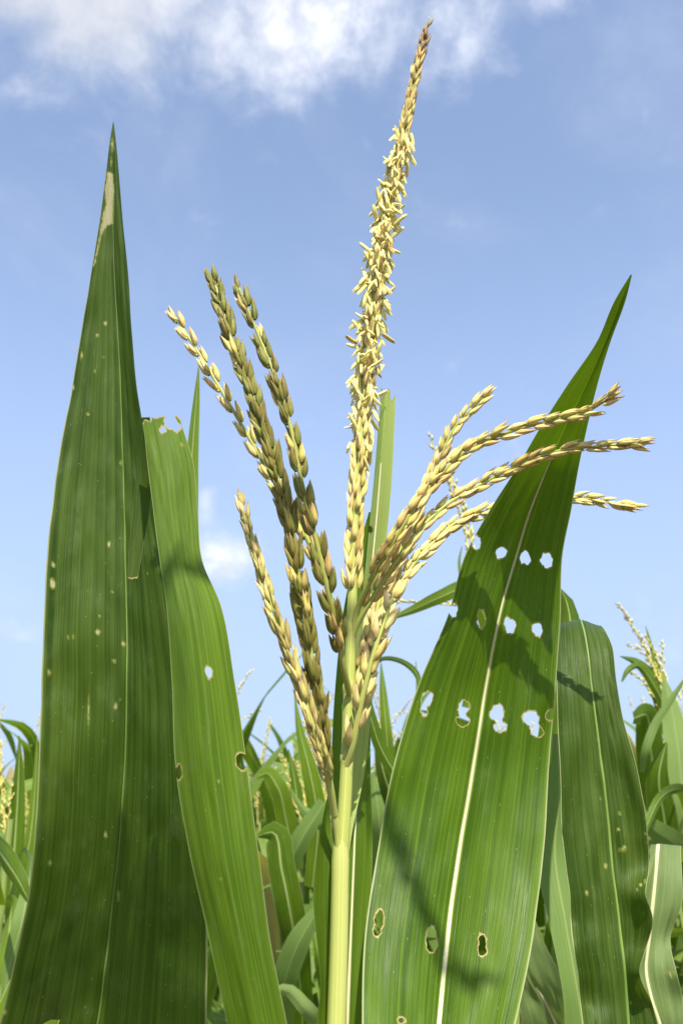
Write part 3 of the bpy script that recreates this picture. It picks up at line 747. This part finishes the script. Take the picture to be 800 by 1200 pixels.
# grey-green leaf at the lower right with its pale midrib
XQ, YQ = .40, .72
rq = empty('corn_plant', (XQ, YQ, 0), 'corn plant at the lower right corner showing the pale grey-green underside of a bent leaf', 'corn plant')
simple_stalk(rq, XQ, YQ, 1.62)
st_gr = [(1010, 764, 768, 800, .66, .66, .66), (998, 763, 769, 800, .63, .63, .63), (993, 762, 770, 798, .60, .60, .60, 2, 3), (1020, 760, 768, 799, .59, .594, .59), (1060, 756, 764, 798, .585, .59, .585), (1100, 752, 760, 785, .58, .588, .59), (1140, 749, 756, 792, .58, .586, .578), (1170, 757, 762, 799, .576, .584, .580),
         (1200, 765, 772, 801, .58, .584, .576), (1300, 770, 785, 815, .58, .59, .58)]
p6 = P(785, 1300, .59)
blade(rq, st_gr, M_leaf_grey, nu=61, nv=260, tail=tailpts(p6[0], .59, p6[2], XQ - .01, YQ - .02, 1.5, .03, .012), bulge=(-.002, -.003), scars=[(785, 1141, 3, 2), (786, 1145, 2, 2.4), (789, 1141, 2, 2), (795, 1137, 1.6, 1.6), (778, 1139, 1.2, 1.2), (786, 1111, 1.3, 1.3), (763, 1138, 1, 1)],
      rib=(.0013, .0018), ribmat=M_midrib, rib_range=(.12, 1), label='pale grey-green leaf bent flat across its top', seed=19, ripple=.003)

# ------------------------------------------------------------------ more plants just behind, each with a look of its own
def field_leaf(plant, x, y, z, azim, length, wid, rise, droop, mat, seed, n=22, nu=5):
    """an arching blade leaving the stalk at height z"""
    r = random.Random(seed)
    pts = []; p = np.array([x, y, z]); e = rise; a = azim; step = length / (n - 1)
    crook = r.uniform(.35, .75); sharp = r.uniform(.5, 2.2)
    for k in range(n):
        pts.append(p.copy()); q = k / (n - 1)
        e2 = e - droop * (q ** 1.6) - sharp * max(0, min(1, (q - crook) * 6)) * .35
        e2 = max(-1.45, e2)
        a += r.uniform(-.04, .04)
        p = p + step * np.array([math.cos(a) * math.cos(e2), math.sin(a) * math.cos(e2), math.sin(e2)])
    C = np.array(pts); q = np.linspace(0, 1, n)
    Wd = wid * np.minimum(1, (q + .15) * 2.4) * np.clip((1 - q) * 1.7, 0, 1) ** .75 + .0006
    hint = np.array([-math.cos(a) * .2, -math.sin(a) * .2, 1.0])
    sd_ = np.array([-math.sin(azim), math.cos(azim), 0])
    T = np.gradient(C, axis=0); T /= np.linalg.norm(T, axis=1)[:, None]
    nr = np.cross(sd_[None, :], T)
    tw = r.uniform(-1.2, 1.2) * q[:, None]
    side = sd_[None, :] * np.cos(tw) + nr * np.sin(tw); up = np.cross(T, side) * -1
    s = np.linspace(-1, 1, nu)
    fold = .35 * (1 - q)[:, None, None] + .08
    wave = (np.sin(q * r.uniform(9, 16) + r.uniform(0, 6)) * .22)[:, None, None] * s[None, :, None] ** 2 * np.sign(s)[None, :, None]
    V = C[:, None, :] + s[None, :, None] * (Wd[:, None, None] * side[:, None, :]) + (np.abs(s)[None, :, None] * fold + wave) * Wd[:, None, None] * nr[:, None, :]
    L = np.concatenate([[0], np.cumsum(np.linalg.norm(np.diff(C, axis=0), axis=1))])
    uv = np.stack(np.broadcast_arrays(s[None, :] * .5 + .5, L[:, None]), -1).reshape(-1, 2)
    return V.reshape(-1, 3), grid_faces(nu, n), uv

DIA = (np.array([(0, 0, 0), (.16, 0, .4), (-.08, .14, .4), (-.08, -.14, .4), (0, 0, 1.0)]), np.array([(0, 2, 1), (0, 3, 2), (0, 1, 3), (1, 2, 4), (2, 3, 4), (3, 1, 4)]))
def field_tassel(p0, seed, size=1.0, dense=1.0, spike=None, brs=None):
    """rachis and side branches with their spikelets, as one finely modelled part"""
    r = random.Random(seed)
    V, Fc, UV, off = [], [], [], 0
    curves = []
    if spike is None:
        lean = np.array([r.uniform(-.12, .12), r.uniform(-.12, .12), 1.0]); lean /= np.linalg.norm(lean)
        curves.append((p0, p0 + lean * .16 * size, p0 + lean * .34 * size + np.array([r.uniform(-.03, .03), r.uniform(-.03, .03), 0])))
        for k in range(r.randint(4, 9)):
            a = r.uniform(0, 6.28); s0 = p0 + lean * r.uniform(.02, .10) * size; l = r.uniform(.14, .24) * size
            o1 = np.array([math.cos(a), math.sin(a), 0]); sp_ = r.uniform(.2, .7)
            curves.append((s0, s0 + (o1 * sp_ * .5 + np.array([0, 0, .8])) * l * .5, s0 + (o1 * sp_ + np.array([0, 0, r.uniform(.45, .95)])) * l))
    else:
        curves = [spike] + list(brs)
    for ci, c in enumerate(curves):
        C = spline(np.array(c), 10)
        R = np.linspace(.0022 if ci == 0 else .0014, .0006, 10)
        v, f, u = tube_arrays(C, R, 5); V.append(v); UV.append(u); Fc += (f + off).tolist(); off += len(v)
        Lc = np.linalg.norm(np.diff(C, axis=0), axis=1).sum(); m = int(Lc / .0065 * dense * (1.7 if ci == 0 else 1))
        for k in range(m):
            q = .12 + .88 * k / max(1, m - 1); i = min(9, int(q * 9)); fr = q * 9 - i
            pc = C[i] * (1 - fr) + C[min(9, i + 1)] * fr; T = C[min(9, i + 1)] - C[max(0, i - 1)]; T = T / (np.linalg.norm(T) + 1e-9)
            out = np.array([r.gauss(0, 1), r.gauss(0, 1), r.gauss(0, .5)]); out -= T * np.dot(out, T); out /= np.linalg.norm(out) + 1e-9
            Mx = orient(pc + out * .0012, T + out * r.uniform(.2, .6), out, r.uniform(.009, .013) * (1 + .5 * (1 - min(dense, 1))), 1.15)
            v = DIA[0] @ Mx[:3, :3].T + Mx[:3, 3]; V.append(v); UV.append(DIA[0][:, [0, 2]] * .3); Fc += (DIA[1] + off).tolist(); off += 5
    return np.concatenate(V), Fc, np.concatenate(UV)

# plant with the pale tassel at the right edge
XT, YT = P(792, 900, 1.5)[0], 1.5
rt = empty('corn_plant', (XT, YT, 0), 'corn plant at the right edge with the slender yellow tassel leaning left above its leaves', 'corn plant')
q_ = lambda x, y, Y=1.5: P(x, y, Y)
simple_stalk(rt, XT, YT, q_(790, 880)[2])
V, Fc, UV = field_tassel(None, 5, spike=(q_(790, 880), q_(776, 812), q_(752, 752), q_(724, 709)),
                         brs=[(q_(781, 830), q_(768, 790), q_(752, 765), q_(737, 756)), (q_(784, 835), q_(776, 795), q_(768, 768), q_(757, 749)), (q_(786, 835), q_(778, 790), q_(774, 756)),
                              (q_(782, 850), q_(765, 815), q_(748, 795), q_(738, 788)), (q_(788, 850), q_(795, 820), q_(801, 800))], dense=1.5)
mesh_obj('tassel', V, Fc, M_ftassel, rt, UV)
for pts, m_ in [([(726, 769, 1.5, 1), (745, 776, 1.5, 9), (762, 792, 1.5, 15), (778, 830, 1.5, 20), (790, 880, 1.5, 16)], M_leaf),
                ([(728, 799, 1.46, 2), (735, 786, 1.46, 6), (746, 780, 1.47, 7), (770, 810, 1.48, 10), (788, 870, 1.5, 9)], M_leaf),
                ([(756, 734, 1.5, 1), (764, 762, 1.5, 5), (776, 805, 1.5, 9), (790, 880, 1.5, 9)], M_leaf_lit),
                ([(776, 790, 1.44, 2), (786, 830, 1.44, 20), (794, 880, 1.44, 28), (800, 950, 1.45, 30), (798, 1010, 1.48, 24)], M_leaf_pale),
                ([(804, 792, 1.3, 2), (785, 822, 1.3, 7), (768, 848, 1.3, 9), (756, 880, 1.3, 9), (752, 905, 1.32, 6)], M_leaf_grey),
                ([(742, 842, 1.35, 12), (757, 838, 1.38, 26), (762, 880, 1.42, 30), (770, 940, 1.46, 26), (788, 1000, 1.5, 16)], M_leaf),
                ([(742, 938, 1.3, 2), (760, 965, 1.3, 16), (785, 985, 1.32, 24), (812, 1000, 1.4, 24)], M_leaf_grey),
                ([(780, 870, 1.35, 3), (772, 905, 1.35, 22), (778, 960, 1.38, 30), (792, 1040, 1.44, 24)], M_leaf),
                ([(745, 1000, 1.25, 3), (770, 940, 1.28, 10), (795, 925, 1.35, 12), (806, 950, 1.45, 10)], M_leaf)]:
    pxribbon(rt, pts, m_, n=40, nu=7)

# plant behind the pierced leaf: leaf point, thin arched leaf and a small pale tassel
XC, YC = P(520, 900, 1.1)[0], 1.1
rc = empty('corn_plant', (XC, YC, 0), 'corn plant mostly hidden behind the pierced leaf with a thin pale tassel sticking out', 'corn plant')
c_ = lambda x, y, Y=1.1: P(x, y, Y)
simple_stalk(rc, XC, YC, c_(545, 820)[2])
V, Fc, UV = field_tassel(None, 6, spike=(c_(545, 820), c_(553, 700), c_(548, 610), c_(530, 560)), brs=[(c_(551, 690), c_(540, 600), c_(524, 565), c_(504, 514)), (c_(552, 760), c_(545, 712), c_(515, 708), c_(470, 704))], dense=1.3)
mesh_obj('tassel', V, Fc, M_ftassel, rc, UV)
for pts, m_ in [([(452, 727, 1.05, 2), (480, 716, 1.05, 9), (515, 700, 1.05, 15), (545, 690, 1.06, 18), (570, 730, 1.08, 18), (548, 830, 1.1, 14)], M_leaf_lit),
                ([(492, 812, 1.05, 2), (488, 790, 1.05, 7), (470, 775, 1.05, 6), (445, 773, 1.05, 5), (432, 790, 1.06, 8), (440, 860, 1.08, 14), (500, 960, 1.1, 14)], M_leaf),
                ([(541, 640, 1.15, 1), (538, 655, 1.15, 3), (545, 700, 1.15, 4), (550, 800, 1.12, 5)], M_leaf_lit)]:
    pxribbon(rc, pts, m_, n=50, nu=7)

# plant left of the stalk: curled leaf, pointed leaves and two slim tassels
XD, YD = P(352, 1000, 1.7)[0], 1.7
rd = empty('corn_plant', (XD, YD, 0), 'corn plant between the torn leaf and the stalk with pointed upright leaves and slim tassels', 'corn plant')
d_ = lambda x, y, Y=1.7: P(x, y, Y)
simple_stalk(rd, XD, YD, d_(355, 960)[2])
V, Fc, UV = field_tassel(None, 7, spike=(d_(357, 970), d_(358, 920), d_(362, 880), d_(357, 842)), brs=[(d_(358, 960), d_(372, 920), d_(368, 885), d_(362, 865)), (d_(355, 965), d_(342, 935), d_(338, 910), d_(331, 890)), (d_(357, 960), d_(380, 930), d_(378, 900))], dense=1.2)
mesh_obj('tassel', V, Fc, M_ftassel, rd, UV)
for pts, m_ in [([(300, 912, 1.6, 3), (312, 906, 1.6, 14), (325, 922, 1.6, 20), (335, 960, 1.62, 22), (346, 1020, 1.66, 18)], M_leaf_lit),
                ([(345, 815, 1.6, 1), (352, 860, 1.6, 10), (362, 900, 1.6, 18), (372, 960, 1.62, 22), (366, 1040, 1.66, 18)], M_leaf_lit),
                ([(338, 878, 1.7, 1), (346, 920, 1.7, 12), (352, 980, 1.7, 18), (354, 1060, 1.7, 16)], M_leaf),
                ([(338, 920, 1.5, 1), (352, 945, 1.5, 8), (368, 960, 1.5, 12), (384, 975, 1.52, 12), (400, 1040, 1.6, 14)], M_leaf_grey),
                ([(380, 940, 1.4, 14), (352, 985, 1.4, 22), (336, 1020, 1.42, 24), (345, 1100, 1.5, 20)], M_leaf_grey),
                ([(302, 980, 1.4, 4), (318, 975, 1.4, 22), (330, 1020, 1.4, 30), (342, 1080, 1.42, 30), (352, 1160, 1.5, 24), (356, 1240, 1.6, 20)], M_leaf),
                ([(376, 1060, 1.3, 8), (352, 1100, 1.3, 24), (336, 1140, 1.32, 26), (330, 1210, 1.4, 24), (340, 1290, 1.6, 16)], M_leaf_grey),
                ([(312, 1165, 1.3, 3), (335, 1160, 1.3, 12), (356, 1180, 1.3, 16), (372, 1230, 1.4, 18), (362, 1300, 1.6, 16)], M_leaf_pale),
                ([(366, 1090, 1.35, 2), (374, 1120, 1.35, 12), (384, 1170, 1.4, 16), (375, 1250, 1.6, 16)], M_leaf_lit)]:
    pxribbon(rd, pts, m_, n=40, nu=7)

# plant right of the stalk in the gap before the pierced leaf
XE, YE = P(470, 1000, 1.5)[0], 1.5
re_ = empty('corn_plant', (XE, YE, 0), 'corn plant in the gap right of the stalk with one straight upright leaf point', 'corn plant')
simple_stalk(re_, XE, YE, P(470, 960, 1.5)[2])
for pts, m_ in [([(446, 775, 1.4, 1), (449, 815, 1.4, 9), (452, 850, 1.4, 12), (456, 900, 1.42, 16), (466, 980, 1.48, 14)], M_leaf_lit),
                ([(474, 856, 1.4, 10), (482, 860, 1.4, 26), (470, 900, 1.42, 30), (466, 960, 1.45, 26), (470, 1040, 1.5, 14)], M_leaf),
                ([(440, 858, 1.3, 4), (448, 900, 1.3, 16), (460, 940, 1.32, 22), (470, 1000, 1.4, 18), (472, 1080, 1.5, 14)], M_leaf_dark),
                ([(487, 775, 1.6, 1), (489, 830, 1.6, 4), (482, 900, 1.6, 8), (474, 980, 1.55, 9)], M_leaf_lit),
                ([(436, 905, 1.2, 3), (444, 960, 1.2, 20), (446, 1020, 1.25, 26), (462, 1100, 1.4, 20)], M_leaf_grey)]:
    pxribbon(re_, pts, m_, n=40, nu=7)

# plant low between the two broad right leaves
XF, YF = P(650, 1150, 1.0)[0], 1.0
rf = empty('corn_plant', (XF, YF, 0), 'corn plant low between the two broad right leaves showing a blade with white midrib', 'corn plant')
simple_stalk(rf, XF, YF, P(650, 1060, 1.0)[2])
st_f = [(1080, 610, 618, 628, .82, .82, .82), (1110, 608, 612, 640, .82, .825, .82), (1140, 606, 618, 655, .82, .83, .82), (1170, 606, 636, 660, .83, .84, .83), (1200, 612, 651, 668, .84, .85, .84), (1260, 630, 670, 690, .88, .89, .88)]
blade(rf, st_f, M_leaf_grey, nu=31, nv=120, tail=tailpts(P(670, 1260, .89)[0], .89, P(670, 1260, .89)[2], XF, YF - .01, 1.45, .02, .012), bulge=(-.003, -.004), rib=(.0016, .0022), rib_range=(.15, 1), seed=31, ripple=.004)
for pts, m_ in [([(676, 1120, .9, 2), (668, 1140, .9, 16), (664, 1170, .9, 30), (668, 1200, .92, 34), (676, 1290, .97, 24)], M_leaf),
                ([(648, 880, .9, 2), (650, 930, .9, 10), (652, 1000, .9, 16), (660, 1080, .93, 22), (652, 1170, .98, 16)], M_leaf_pale),
                ([(690, 1020, .95, 3), (668, 1040, .95, 18), (652, 1090, .95, 22), (650, 1170, .98, 14)], M_leaf)]:
    pxribbon(rf, pts, m_, n=40, nu=9)

# plant at the far left edge
XG, YG = P(8, 1000, 1.5)[0], 1.5
rg = empty('corn_plant', (XG, YG, 0), 'corn plant at the far left edge with a thin upright tassel and pointed leaves', 'corn plant')
simple_stalk(rg, XG, YG, P(8, 960, 1.5)[2])
f_ = lambda x, y, Y=1.5: P(x, y, Y)
V, Fc, UV = field_tassel(None, 8, spike=(f_(8, 985), f_(3, 930), f_(0, 872)), brs=[(f_(8, 980), f_(12, 950), f_(13, 925)), (f_(8, 980), f_(-8, 950), f_(-12, 915))], dense=1.4)
mesh_obj('tassel', V, Fc, M_ftassel, rg, UV)
for pts, m_ in [([(23, 862, 1.5, 1), (22, 910, 1.5, 12), (18, 980, 1.5, 20), (12, 1060, 1.5, 18)], M_leaf),
                ([(44, 862, 1.5, 1), (42, 910, 1.5, 6), (36, 980, 1.5, 12), (18, 1060, 1.5, 14)], M_leaf_lit),
                ([(36, 1060, 1.1, 4), (24, 1035, 1.1, 16), (8, 1010, 1.12, 24), (-14, 985, 1.2, 24), (-4, 1060, 1.45, 16)], M_leaf),
                ([(2, 1180, 1.2, 3), (12, 1130, 1.2, 14), (26, 1080, 1.2, 20), (34, 1040, 1.22, 18), (30, 1000, 1.3, 12), (12, 1080, 1.45, 12)], M_leaf_grey),
                ([(-6, 1200, 1.3, 20), (8, 1120, 1.3, 20), (14, 1060, 1.36, 18), (8, 1180, 1.48, 12)], M_leaf_lit)]:
    pxribbon(rg, pts, m_, n=40, nu=7)

# ------------------------------------------------------------------ the field behind: six plants built once, then copied along the rows
GROUP = 'corn plants filling the field behind'
LAB = 'tasselled green corn plant in the rows filling the field behind'
def field_plant(seed, h=1.80):
    r = random.Random(seed)
    p = empty('corn_plant', (0, 0, 0), LAB, 'corn plant', GROUP)
    C = spline([g(0, 0, -.05), g(.01, 0, .7), g(r.uniform(-.02, .02), r.uniform(-.02, .02), h * .75), g(r.uniform(-.03, .03), r.uniform(-.03, .03), h)], 24)
    stalk_part(p, C, np.linspace(.013, .005, 24), M_fstalk, seg=7, ridge=0)
    az0 = r.uniform(0, 3.14); nl = 12
    for k in range(nl):
        z = .30 + (h - .36) * (k / (nl - 1)) ** .9
        i = int(np.argmin(np.abs(C[:, 2] - z)))
        q = k / (nl - 1)
        ln = np.interp(q, [0, .4, .75, 1], [.55, .85, .72, .46]) * r.uniform(.85, 1.12)
        wd = np.interp(q, [0, .5, 1], [.030, .044, .028])
        V, Fc, uv = field_leaf(p, C[i, 0], C[i, 1], z, az0 + (k % 2) * math.pi + r.uniform(-.5, .5), ln, wd, r.uniform(1.0, 1.3) + .18 * q, r.uniform(.9, 2.2) * (1.2 - .8 * q), None, seed * 31 + k)
        mesh_obj('leaf', V, Fc, M_dry if r.random() < (.45 if k < 4 else .07) else r.choice(M_field), p, uv)
    V, Fc, uv = field_tassel(C[-1], seed + 50, size=r.uniform(.75, 1.0), dense=.8)
    mesh_obj('tassel', V, Fc, M_ftassel, p, uv)
    return p
protos = [field_plant(100 + i, h) for i, h in enumerate((1.76, 1.82, 1.78, 1.86, 1.72, 1.84, 1.78))]
first = set(range(len(protos)))
r = random.Random(77)
spots_ = []
ROT = math.radians(14)
for row in range(0, 16):
    for kx in range(-66, 67):
        x0 = kx * .20 + r.uniform(-.04, .04); y0 = 2.1 + row * .56 + r.uniform(-.06, .06)
        x = x0 * math.cos(ROT) - (y0 - 2) * math.sin(ROT) * .4; y = y0 + x0 * math.sin(ROT)
        if y < 1.9 or abs(x) > y * .52 + .45: continue
        if y < 2.6 and abs(x) < .1 and False: continue
        spots_.append((math.hypot(x, y), x, y))
spots_.sort()
near = spots_[:290]
for n_, (dd, x, y) in enumerate(near):
    i = n_ % len(protos) if n_ < len(protos) else r.randrange(len(protos))
    src = protos[i]
    if i in first and n_ < len(protos):
        o = src
    else:
        o = src.copy(); COL.objects.link(o)
        for ch in list(src.children):
            c = ch.copy(); COL.objects.link(c); c.parent = o
    sc_ = r.uniform(.93, 1.07)
    o.location = (x, y, 0); o.rotation_euler = (r.uniform(-.04, .04), r.uniform(-.04, .04), r.uniform(0, 6.28)); o.scale = (1, 1, sc_)
dmax = near[-1][0]

# beyond them the crop reads as one mass
def far_crop():
    rr = random.Random(5)
    base = []
    for sd_ in range(5):
        V, Fc, UV, MI, off = [], [], [], [], 0
        for k in range(7):
            v, f, u = field_leaf(None, 0, 0, .9 + .12 * k, rr.uniform(0, 6.28), rr.uniform(.5, .75), .038, rr.uniform(.9, 1.35), rr.uniform(.8, 2.0), None, 900 + sd_ * 10 + k, n=8, nu=3)
            V.append(v); Fc.append(f + off); UV.append(u); off += len(v); MI += [k % 2] * len(f)
        tris = []
        for k in range(5):
            a = rr.uniform(0, 6.28); t_ = np.array([0, 0, 1.68]); e = t_ + np.array([math.cos(a) * .09 * (k > 0), math.sin(a) * .09 * (k > 0), .16 + .14 * (k == 0)])
            v, f, u = tube_arrays(np.linspace(t_, e, 4), [.004, .005, .005, .002], 3); V.append(v); Fc.append(f + off); UV.append(u); off += len(v); MI += [2] * len(f)
        base.append((np.concatenate(V), np.concatenate(Fc), np.concatenate(UV), np.array(MI)))
    V, Fc, UV, MI, off = [], [], [], [], 0
    for row in range(0, 34):
        y0 = dmax * .80 + row * .75
        for kx in range(int(-(y0 * .62 + 1) / .34), int((y0 * .62 + 1) / .34) + 1):
            x = kx * .34 + rr.uniform(-.1, .1); y = y0 + rr.uniform(-.2, .2)
            if math.hypot(x, y) < dmax + .1: continue
            v, f, u, mi_ = base[rr.randrange(5)]
            a = rr.uniform(0, 6.28); ca, sa = math.cos(a), math.sin(a)
            v2 = v @ np.array([[ca, sa, 0], [-sa, ca, 0], [0, 0, rr.uniform(.93, 1.07)]]) + np.array([x, y, 0])
            V.append(v2); Fc.append(f + off); UV.append(u); MI.append(mi_); off += len(v)
    o = mesh_obj('far_corn_crop', np.concatenate(V), np.concatenate(Fc), [M_field[0], M_field[1], M_ftassel], None, np.concatenate(UV), mi=np.concatenate(MI))
    o['kind'] = 'stuff'; o['label'] = 'distant corn crop merging into one green mass at the horizon'; o['category'] = 'corn crop'
far_crop()

# ------------------------------------------------------------------ unseen plant added behind the camera to shade the pierced leaf
XB, YB = -.22, -.34
rb_ = empty('corn_plant', (XB, YB, 0), 'unseen corn plant added behind the viewpoint so its drooping tassel branch shades the pierced leaf', 'corn plant')
sv = np.array(SUNV)
simple_stalk(rb_, XB, YB, 2.12, (.03, .06), r=(.013, .005))
tb = g(XB + .03, YB + .06, 2.12)
sh = [P(440, 935, .434) + sv * .80, P(463, 980, .430) + sv * .80, P(482, 1030, .424) + sv * .80, P(505, 1075, .42) + sv * .80, P(523, 1115, .414) + sv * .80, P(552, 1143, .41) + sv * .80]
curve = spline(np.array([tb, tb + g(.01, .05, .12), tb + g(.03, .10, .24)] + sh), 100)  # branch shaped along the sun's rays so its shadow lands on the leaf
branch(rb_, None, M_sp_mid, 61, step=.0058, length=.0135, fat=1.2, start=.3, spread=.3, r0=.0015, r1=.0006, curve=curve)
V, Fc, UV = field_tassel(tb, 9, size=.7, dense=1.0)
mesh_obj('tassel', V, Fc, M_ftassel, rb_, UV)
for k in range(7):
    z = .6 + k * .2
    V, Fc, uv = field_leaf(rb_, XB, YB, z, math.pi * (1.1 + (k % 2) * .55) + .06 * k, .6, .042, 1.1, 1.8, None, 700 + k)
    mesh_obj('leaf', V, Fc, M_field[0], rb_, uv)
